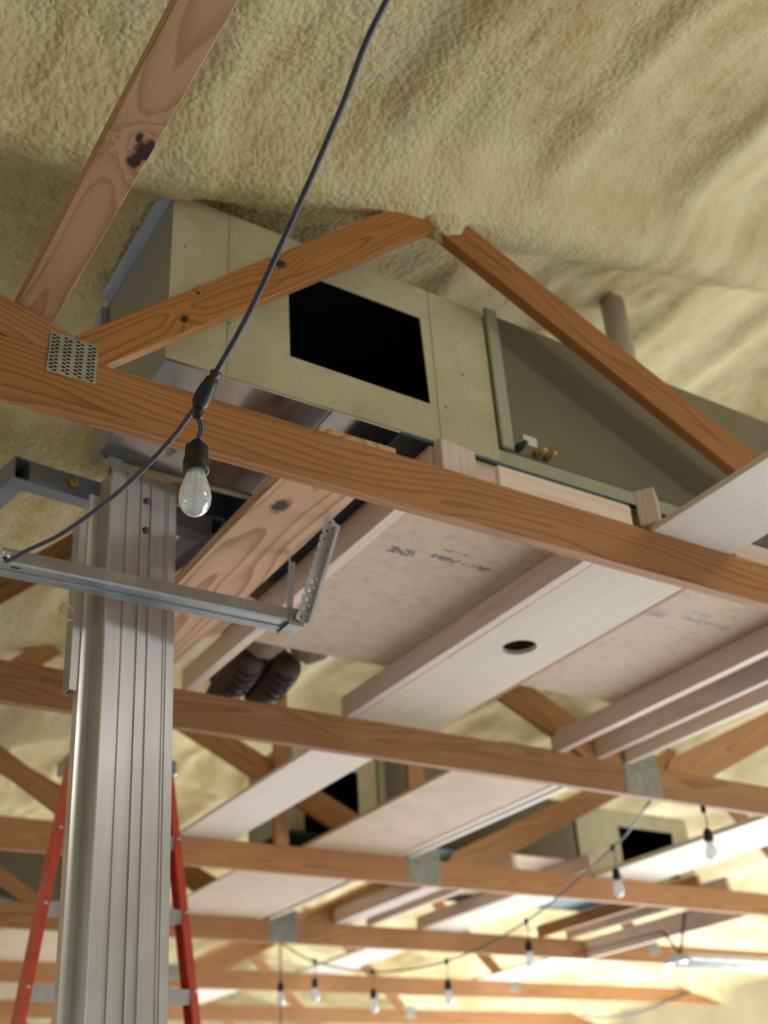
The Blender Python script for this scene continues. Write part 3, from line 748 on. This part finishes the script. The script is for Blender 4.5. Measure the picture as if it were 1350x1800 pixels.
# base on the floor
bm = bmesh.new(); box_bm(bm, (-0.20, -0.05, 0.06), (0.22, 0.14, 0.13), 0.006); lift_part('base', bm, 'tube_paint')
for sx in (-0.16, 0.18):
    square_tube('leg', (sx, -0.30, 0.10), (sx, 0.85, 0.10), 0.06, 0.07, 0.004, (0, 0, 1))
    for yy in (-0.28, 0.83):
        link('caster', lathe_mesh('caster', [(0.045, -0.015), (0.05, -0.012), (0.05, 0.012), (0.045, 0.015)], 20, Vector((1, 0, 0))), M['black_plastic'], lift, LM @ T(sx, yy, 0.052))

# ------------------------------------------------------------------ orange step ladder
lad = thing('step_ladder', 'orange fibreglass step ladder standing behind the aluminium mast', 'ladder', (1.62, 4.4, 0))
def ladder_rail(name, top, bottom, w, d, inward, front):
    top, bottom = Vector(top), Vector(bottom)
    x = (bottom - top); L = x.length; x.normalize()
    y = Vector((0, 1, 0)); y = (y - x * y.dot(x)).normalized(); z = x.cross(y)      # y: depth, z: across
    s = 1 if z.x * inward > 0 else -1
    mw = Matrix((x, y, z)).transposed().to_4x4(); mw.translation = top
    t_ = 0.006
    prof = [(-d / 2, 0), (d / 2, 0), (d / 2, s * w), (d / 2 - t_, s * w), (d / 2 - t_, s * t_), (-d / 2 + t_, s * t_), (-d / 2 + t_, s * w), (-d / 2, s * w)]
    bm = bmesh.new(); extrude_profile(bm, prof, 0, L, lambda a, u, v: (a, u, v))
    return link(name, bm_mesh(name, bm), M['orange_fibreglass'], lad, mw)
def rail_x(side, z): return (1.402 - 0.165 * (3.23 - z)) if side < 0 else (1.844 + 0.075 * (3.23 - z))
ZLT = 3.22
yf = lambda z: 4.58 - 0.20 * (ZLT - z) / 1.0 * 0.9
yb = lambda z: 4.66 + 0.36 * (ZLT - z)
ladder_rail('front_rail', (rail_x(-1, ZLT), yf(ZLT), ZLT), (rail_x(-1, 0), yf(0), 0), 0.030, 0.085, 1, True)
ladder_rail('front_rail', (rail_x(1, ZLT), yf(ZLT), ZLT), (rail_x(1, 0), yf(0), 0), 0.030, 0.085, -1, True)
ladder_rail('rear_rail', (rail_x(-1, ZLT) + 0.12, yb(ZLT), ZLT), (rail_x(-1, 0) + 0.80, yb(0), 0), 0.026, 0.07, 1, False)
ladder_rail('rear_rail', (rail_x(1, ZLT) - 0.05, yb(ZLT), ZLT), (rail_x(1, 0) - 0.28, yb(0), 0), 0.026, 0.07, -1, False)
for k in range(10):
    z = 2.905 - 0.305 * k
    x0, x1 = rail_x(-1, z) + 0.004, rail_x(1, z) - 0.004; y = yf(z)
    bm = bmesh.new()
    prof = [(-0.042, 0.0), (0.042, 0.0), (0.042, -0.028), (0.038, -0.028), (0.038, -0.004), (0.012, -0.004), (0.012, -0.014), (0.008, -0.014), (0.008, -0.004), (-0.038, -0.004), (-0.038, -0.052), (-0.030, -0.056), (-0.042, -0.056)]
    extrude_profile(bm, prof, x0, x1, lambda a, u, v: (a, y + u, z + v))
    link('step', bm_mesh('step', bm), M['aluminium'], lad)
    for sd, xx in ((-1, x0 - 0.006), (1, x1 + 0.006)):
        for dz in (-0.006, -0.046):
            link('rivet', lathe_mesh('rivet', [(0.008, 0), (0.008, 0.002), (0.004, 0.005)], 10, Vector((0, -1, 0))), M['galvanised'], lad, T(xx - sd * 0.012, y - 0.044, z + dz))
block('top_cap', (rail_x(-1, ZLT) - 0.008, 4.50, ZLT - 0.05), (rail_x(1, ZLT) + 0.008, 4.72, ZLT + 0.022), M['galvanised'], lad, 0.01, 'grey top cap of the ladder')
for z in (2.5, 1.6, 0.7):
    k_ = (ZLT - z) / ZLT
    block('rear_brace', (rail_x(-1, z) + 0.12 + 0.68 * k_, yb(z) - 0.012, z - 0.02), (rail_x(1, z) - 0.05 - 0.23 * k_, yb(z) + 0.012, z + 0.02), M['aluminium'], lad, 0.002)

# ------------------------------------------------------------------ hanging galvanised bar
bar = thing('hanging_bar', 'galvanised strut hanging in front of the mast from two perforated straps', 'bar', (0.965, 2.53, 2.92))
bm = bmesh.new()
prof = [(2.500, 2.984), (2.500, 2.950), (2.503, 2.944), (2.531, 2.944), (2.533, 2.951), (2.537, 2.951), (2.539, 2.941), (2.566, 2.939), (2.569, 2.942), (2.569, 2.950), (2.505, 2.953), (2.503, 2.984)]
extrude_profile(bm, prof, 0.556, 1.378, lambda a, u, v: (a, u, v))
link('strut', bm_mesh('strut', bm), M['galvanised'], bar)
bm = bmesh.new(); box_bm(bm, (1.335, 2.497, 2.936), (1.380, 2.4995, 2.985)); box_bm(bm, (1.335, 2.497, 2.934), (1.380, 2.571, 2.938))
link('end_bracket', bm_mesh('end_bracket', bm), M['nail_plate'], bar, label='dull end bracket')
def strap(p0, p1, w, holes, widedir):
    """perforated steel strap from p0 to p1: holes are punched right through"""
    p0, p1 = Vector(p0), Vector(p1); x = (p1 - p0); L = x.length; x.normalize()
    y = Vector(widedir); y = (y - x * y.dot(x)).normalized(); z = x.cross(y)
    mw = Matrix((x, y, z)).transposed().to_4x4(); mw.translation = p0
    bm = bmesh.new(); n = holes; pitch = L / n; seg = 12; r = w * 0.15
    for k in range(n):
        c = pitch * (k + 0.5)
        lay = []
        for zz in (0, 0.002):
            ins = [bm.verts.new((c + r * math.cos(2 * PI * a / seg), r * math.sin(2 * PI * a / seg), zz)) for a in range(seg)]
            out = []
            for a in range(seg):
                ca, sa = math.cos(2 * PI * a / seg), math.sin(2 * PI * a / seg)
                t_ = min(pitch / 2 / abs(ca) if abs(ca) > 1e-6 else 9, w / 2 / abs(sa) if abs(sa) > 1e-6 else 9)
                out.append(bm.verts.new((c + ca * t_, sa * t_, zz)))
            for a in range(seg): bm.faces.new((ins[a], ins[(a + 1) % seg], out[(a + 1) % seg], out[a]))
            lay.append((ins, out))
        for g in (0, 1):
            for a in range(seg): bm.faces.new((lay[0][g][a], lay[0][g][(a + 1) % seg], lay[1][g][(a + 1) % seg], lay[1][g][a]))
    box_bm(bm, (0, w / 2, -0.016), (L - 0.02, w / 2 + 0.002, 0.002))
    box_bm(bm, (0, w / 2, -0.0005), (L - 0.006, w / 2 + 0.022, 0.0015))
    return link('strap', bm_mesh('strap', bm), M['strap_steel'], bar, mw, 'perforated steel strap')
strap((1.366, 2.490, 2.945), (1.428, 2.408, 3.246), 0.034, 12, (1, 0.2, 0))
strap((1.358, 2.560, 2.945), (1.424, 2.650, 3.246), 0.026, 12, (0.6, 1.0, 0))
link('screw', lathe_mesh('screw', [(0.010, 0), (0.010, 0.004), (0.006, 0.008)], 12, Vector((0, -1, 0))), M['bright_aluminium'], bar, T(0.566, 2.4995, 2.966))
block('slot', (0.585, 2.5155, 2.9425), (0.606, 2.519, 2.9441), M['black_plastic'], bar, 0)

# ------------------------------------------------------------------ string lights
BULB_R = 0.0285
GLASS = lathe_mesh('bulb', [(0.0125, 0.0), (0.0165, -0.010), (0.0215, -0.028), (0.0262, -0.044), (0.0285, -0.058), (0.0270, -0.072), (0.0220, -0.084), (0.0130, -0.092), (0.004, -0.0955)], 28)
SOCK = lathe_mesh('socket', [(0.006, 0.052), (0.0105, 0.048), (0.0125, 0.042), (0.0205, 0.036), (0.0212, 0.010), (0.0232, 0.008), (0.0232, -0.004), (0.0228, -0.006), (0.0232, -0.008), (0.0226, -0.014), (0.0195, -0.014)], 24)
FIL = tube_mesh('filament', [(0.001, 0, 0.0), (0.0008, 0, -0.02), (-0.0012, 0, -0.05)], 0.0019, 6)
STEM = lathe_mesh('stem', [(0.009, 0.0), (0.008, -0.010), (0.004, -0.016), (0.003, -0.020)], 12)
def light_socket(parent, top, loc, cord_r):
    """pendant socket at loc (its glass hangs below), fed by a short lead from top"""
    L = T(*loc)
    s = link('socket', SOCK, M['black_plastic'], parent, L)
    link('bulb', GLASS, M['bulb_glass'], s, L @ T(0, 0, -0.008), 'clear glass bulb')
    link('filament', FIL, M['filament'], s, L @ T(0, 0, -0.024), 'amber filament')
    link('stem', STEM, M['white_label'], s, L @ T(0, 0, -0.012))
    a, b_ = Vector(top), Vector(loc) + Vector((0, 0, 0.048))
    mid = (a + b_) / 2 + Vector((0.006, -0.002, 0))
    for dx in ((-0.0022, 0.0022) if cord_r > 0.004 else (0,)):
        link('lead', tube_mesh('lead', smooth_path([a + Vector((dx, 0, 0)), mid + Vector((dx, 0, 0)), b_ + Vector((dx * 0.5, 0, 0))], 5), 0.0026, 8), M['cord'], s)
    return s
st = thing('string_light', 'near string light cord with one large bulb hanging before the front truss', 'string light', (0.645, 1.50, 2.82))
path = [(0.676, 0.28, 3.262), (0.668, 0.50, 3.235), (0.660, 0.889, 3.168), (0.664, 1.042, 3.086), (0.665, 1.180, 3.009), (0.659, 1.357, 2.903), (0.646, 1.484, 2.835), (0.640, 1.530, 2.810), (0.654, 1.687, 2.832), (0.652, 1.886, 2.854), (0.644, 2.073, 2.884), (0.620, 2.260, 2.909), (0.588, 2.390, 2.928), (0.567, 2.474, 2.936), (0.562, 2.492, 2.950)]
link('cord', tube_mesh('cord', smooth_path(path, 8), 0.0050, 12), M['cord'], st)
c0, c1 = Vector((0.6475, 1.470, 2.842)), Vector((0.638, 1.530, 2.795))
ax = (c1 - c0).normalized()
def conn(name, prof, mat='black_plastic', sx=1.0):
    q = Vector((0, 0, 1)).rotation_difference(ax).to_matrix().to_4x4()
    return link(name, lathe_mesh(name, prof, 20), M[mat], st, T(*c0) @ q @ Matrix.Diagonal((1.0, sx, 1, 1)))
conn('connector', [(0.0075, -0.004), (0.0105, -0.002), (0.0105, 0.004), (0.0082, 0.006), (0.0082, 0.009), (0.0115, 0.011), (0.0135, 0.020), (0.0160, 0.032), (0.0170, 0.046), (0.0160, 0.062), (0.0125, 0.068)], sx=0.8)
link('connector_neck', lathe_mesh('connector_neck', [(0.0085, 0.018), (0.0095, 0.014), (0.0095, -0.010), (0.007, -0.014)], 16), M['black_plastic'], st, T(0.641, 1.527, 2.793))
light_socket(st, (0.641, 1.528, 2.785), (0.656, 1.563, 2.706), 0.005)
link('hook', tube_mesh('hook', [(0.562 + 0.010 * math.cos(a), 2.489, 2.955 + 0.013 * math.sin(a)) for a in [2 * PI * k / 16 for k in range(17)]], 0.002, 8, False), M['bright_aluminium'], st)

fst = thing('string_light', 'far string light with black cord and small bulbs drooping below the fourth truss', 'string light', (4.35, 6.3, 2.8))
pts = [(3.95, 3.81, 3.096), (4.427, 4.60, 3.113), (4.504, 5.50, 2.908), (4.471, 6.30, 2.816), (4.348, 7.00, 2.861), (4.067, 7.30, 2.966), (3.854, 7.40, 3.096)]
link('cord', tube_mesh('cord', smooth_path(pts, 8), 0.0055, 8), M['cord'], fst)
tail = [(3.854, 7.40, 3.096), (3.851, 7.395, 3.02), (3.850, 7.39, 2.70), (3.850, 7.39, 2.2), (3.850, 7.39, 1.2)]
link('cord', tube_mesh('cord', smooth_path(tail, 6), 0.0055, 8), M['cord'], fst)
def small_conn(x, y, z):
    link('connector', lathe_mesh('connector', [(0.007, 0.02), (0.013, 0.012), (0.014, -0.008), (0.008, -0.02)], 12), M['black_plastic'], fst, T(x, y, z))
for (x, y, z) in pts[1:6]:
    small_conn(x, y, z); light_socket(fst, (x, y, z - 0.01), (x, y + 0.004, z - 0.155), 0.002)
small_conn(4.275, 3.784, 3.085); light_socket(fst, (4.275, 3.784, 3.075), (4.275, 3.786, 2.945), 0.002)
light_socket(fst, (3.850, 7.39, 2.88), (3.838, 7.37, 2.79), 0.002)

wire = link('slack_cord', tube_mesh('slack_cord', smooth_path([(8.22, 9.345, 2.96), (8.45, 9.345, 2.945), (9.0, 9.345, 3.0), (9.93, 9.345, 3.26)], 8), 0.010, 8), M['cord'])
tag(wire, 'thin dark cord slung along the fifth truss near the right eave', 'cord')
# ------------------------------------------------------------------ far shop light
sl = thing('shop_light', 'white shop light hanging on V-shaped wires at the right', 'lamp', (7.1, 6.25, 2.9))
bm = bmesh.new(); extrude_profile(bm, [(6.12, 2.885), (6.42, 2.885), (6.36, 2.935), (6.18, 2.935)], 6.50, 7.75, lambda a, u, v: (a, u, v)); link('housing', bm_mesh('housing', bm), M['white_enamel'], sl)
for yy in (6.20, 6.34): link('tube', tube_mesh('tube', [(6.53, yy, 2.872), (7.72, yy, 2.872)], 0.012, 12), M['white_label'], sl)
for xx, yy, zz in ((6.53, 6.40, 3.125), (6.53, 6.15, 3.20), (7.70, 6.40, 3.125), (7.70, 6.15, 3.20)):
    link('hanger_wire', tube_mesh('hanger_wire', [(xx, 6.26, 2.935), (xx, yy, zz)], 0.009, 6), M['black_plastic'], sl)
link('hanger_rail', tube_mesh('hanger_rail', [(6.53, 6.40, 3.125), (6.53, 7.404, 3.135)], 0.006, 6), M['black_plastic'], sl)
link('hanger_rail', tube_mesh('hanger_rail', [(6.53, 6.15, 3.20), (6.53, 5.66, 3.20)], 0.006, 6), M['black_plastic'], sl)

# a second shop light of the same kind hangs behind the camera; it throws the soft web shadows on the first unit
sl2 = thing('shop_light', 'lit shop light under the ceiling behind the camera, outside the picture', 'lamp', (3.4, -0.7, 4.16))
bm = bmesh.new(); extrude_profile(bm, [(-0.85, 4.13), (-0.55, 4.13), (-0.61, 4.18), (-0.79, 4.18)], 2.8, 4.0, lambda a, u, v: (a, u, v)); link('housing', bm_mesh('housing', bm), M['white_enamel'], sl2)
for xx in (2.9, 3.9): link('hanger_wire', tube_mesh('hanger_wire', [(xx, -0.7, 4.18), (xx, -0.7, 4.74)], 0.004, 6), M['black_plastic'], sl2)
lamp_d = bpy.data.lights.new('shop_lamp', 'AREA'); lamp_d.shape = 'RECTANGLE'; lamp_d.size = 1.15; lamp_d.size_y = 0.22; lamp_d.energy = 40; lamp_d.color = (1.0, 0.97, 0.90)
lamp = bpy.data.objects.new('shop_lamp', lamp_d); COL.objects.link(lamp); lamp.location = (3.4, -0.7, 4.12)
lamp.rotation_euler = (math.radians(38), 0, 0)

# ------------------------------------------------------------------ kneeling worker
man = thing('person', 'person in navy shirt, khaki trousers and brown boots kneeling on the first platform', 'person', (1.80, 3.40, 3.357))
def skin_mesh(name, joints, edges, root=0, levels=1):
    """joints: (x, y, z, radius); a Skin modifier grows one continuous surface"""
    me = bpy.data.meshes.new(name); me.from_pydata([j[:3] for j in joints], edges, [])
    o = bpy.data.objects.new(name, me); COL.objects.link(o)
    o.modifiers.new('skin', 'SKIN').use_smooth_shade = True
    sub = o.modifiers.new('sub', 'SUBSURF'); sub.levels = levels; sub.render_levels = levels
    for i, j in enumerate(joints):
        r = j[3]; r = r if isinstance(r, tuple) else (r, r)
        me.skin_vertices[0].data[i].radius = r; me.skin_vertices[0].data[i].use_root = (i == root)
    dg = bpy.context.evaluated_depsgraph_get(); dg.update()
    ev = o.evaluated_get(dg); out = bpy.data.meshes.new_from_object(ev)
    for p in out.polygons: p.use_smooth = True
    bpy.data.objects.remove(o)
    return out
pel = (1.74, 3.36, 3.66); chest = (1.56, 3.16, 3.94); neck = (1.53, 3.09, 4.07)
J = [(*pel, 0.115), (1.67, 3.28, 3.79, 0.115), (*chest, 0.13), (*neck, 0.055), (1.51, 3.05, 4.13, 0.05), (1.50, 3.02, 4.19, 0.08),
     (1.41, 3.20, 3.93, 0.06), (1.385, 3.075, 3.60, 0.055), (1.500, 3.325, 3.450, 0.032),
     (1.74, 3.13, 3.97, 0.06), (1.92, 3.02, 3.74, 0.045), (1.93, 2.94, 3.56, 0.032),
     (1.70, 3.38, 3.60, 0.095), (1.72, 3.06, 3.478, 0.062), (1.82, 3.54, 3.475, 0.080), (1.83, 3.68, 3.410, 0.082),
     (1.86, 3.38, 3.60, 0.095), (1.97, 3.06, 3.478, 0.062), (2.02, 3.53, 3.475, 0.082), (1.99, 3.66, 3.415, 0.082)]
Eg = [(0, 1), (1, 2), (2, 3), (3, 4), (4, 5), (2, 6), (6, 7), (7, 8), (2, 9), (9, 10), (10, 11), (0, 12), (12, 13), (13, 14), (14, 15), (0, 16), (16, 17), (17, 18), (18, 19)]
link('body', skin_mesh('body', J, Eg), M['skin'], man)
def grow(ids, k):
    m = {i: n for n, i in enumerate(ids)}
    jj = [(*J[i][:3], J[i][3] * k + 0.010) for i in ids]
    return jj, [(m[a], m[b_]) for a, b_ in Eg if a in m and b_ in m]
jj, ee = grow([0, 1, 2, 6, 7, 8, 9, 10, 11], 1.08); link('shirt', skin_mesh('shirt', jj, ee), M['navy_cloth'], man, label='navy work shirt')
jj, ee = grow([0, 12, 13, 14, 15, 16, 17, 18, 19], 1.08); link('trousers', skin_mesh('trousers', jj, ee), M['khaki_cloth'], man, label='khaki trousers')
for (x, y) in ((1.800, 3.72), (1.955, 3.70)):
    bj = [(x + 0.012, y - 0.04, 3.425, 0.070), (x + 0.006, y + 0.02, 3.385, (0.082, 0.075)), (x - 0.004, y + 0.10, 3.350, (0.080, 0.066)), (x - 0.014, y + 0.18, 3.322, (0.080, 0.055)), (x - 0.02, y + 0.24, 3.315, (0.066, 0.045))]
    bt = link('boot', skin_mesh('boot', bj, [(0, 1), (1, 2), (2, 3), (3, 4)]), M['boot_leather'], man, label='brown leather boot')
    for q in range(4):
        yy, zz = y - 0.01 + 0.032 * q, 3.390 - 0.070 - 0.013 * q
        link('lace', tube_mesh('lace', smooth_path([(x - 0.045, yy, zz + 0.022), (x, yy - 0.004, zz - 0.004), (x + 0.045, yy + 0.012, zz + 0.022)], 4), 0.005, 6), M['boot_sole'], bt)
    link('boot_sole', tube_mesh('boot_sole', [(x, y + 0.04, 3.475), (x - 0.004, y + 0.13, 3.435), (x - 0.008, y + 0.25, 3.395)], [0.038, 0.044, 0.036], 14), M['boot_sole'], bt)
for sgn, wr, d in ((1, J[8], Vector((0.12, 0.80, -0.28))), (-1, J[11], Vector((-0.2, -0.45, -0.5)))):
    w = Vector(wr[:3]); d.normalize(); sd = d.cross(Vector((0, 0, 1))).normalized(); nn = sd.cross(d)
    gj = [(*w, 0.034), (*(w + d * 0.05), (0.040))]; ge = [(0, 1)]
    for k, (off, ln) in enumerate(((-0.027, 0.065), (-0.009, 0.075), (0.009, 0.07), (0.027, 0.055))):
        b0 = len(gj); base = w + d * 0.075 + sd * off
        gj += [(*base, 0.012), (*(base + d * ln * 0.55 - nn * 0.008), 0.0105), (*(base + d * ln - nn * 0.025), 0.009)]
        ge += [(1, b0), (b0, b0 + 1), (b0 + 1, b0 + 2)]
    b0 = len(gj); base = w + d * 0.03 - sd * 0.036 * sgn
    gj += [(*base, 0.013), (*(base + d * 0.03 - sd * 0.02 * sgn), 0.011), (*(base + d * 0.055 - sd * 0.022 * sgn), 0.0095)]
    ge += [(0, b0), (b0, b0 + 1), (b0 + 1, b0 + 2)]
    link('glove', skin_mesh('glove', gj, ge), M['glove'], man, label='maroon work glove')
hj = [(1.502, 3.045, 4.21, 0.084), (1.505, 3.07, 4.19, 0.082)]
link('hair', skin_mesh('hair', hj, [(0, 1)]), M['hair'], man)
for s_ in (-1, 1):
    link('ear', lathe_mesh('ear', [(0.004, -0.02), (0.012, -0.01), (0.013, 0.008), (0.006, 0.02)], 10), M['skin'], man, T(1.50 + s_ * 0.083, 3.02, 4.18))
    link('eye', lathe_mesh('eye', [(0.003, -0.008), (0.009, -0.003), (0.009, 0.003), (0.003, 0.008)], 10), M['boot_sole'], man, T(1.50 + s_ * 0.03, 2.948, 4.20))
link('nose', skin_mesh('nose', [(1.50, 2.947, 4.20, 0.011), (1.50, 2.93, 4.17, 0.015)], [(0, 1)]), M['skin'], man)
link('mouth', tube_mesh('mouth', [(1.477, 2.953, 4.142), (1.50, 2.946, 4.140), (1.523, 2.953, 4.142)], 0.005, 6), M['glove'], man)
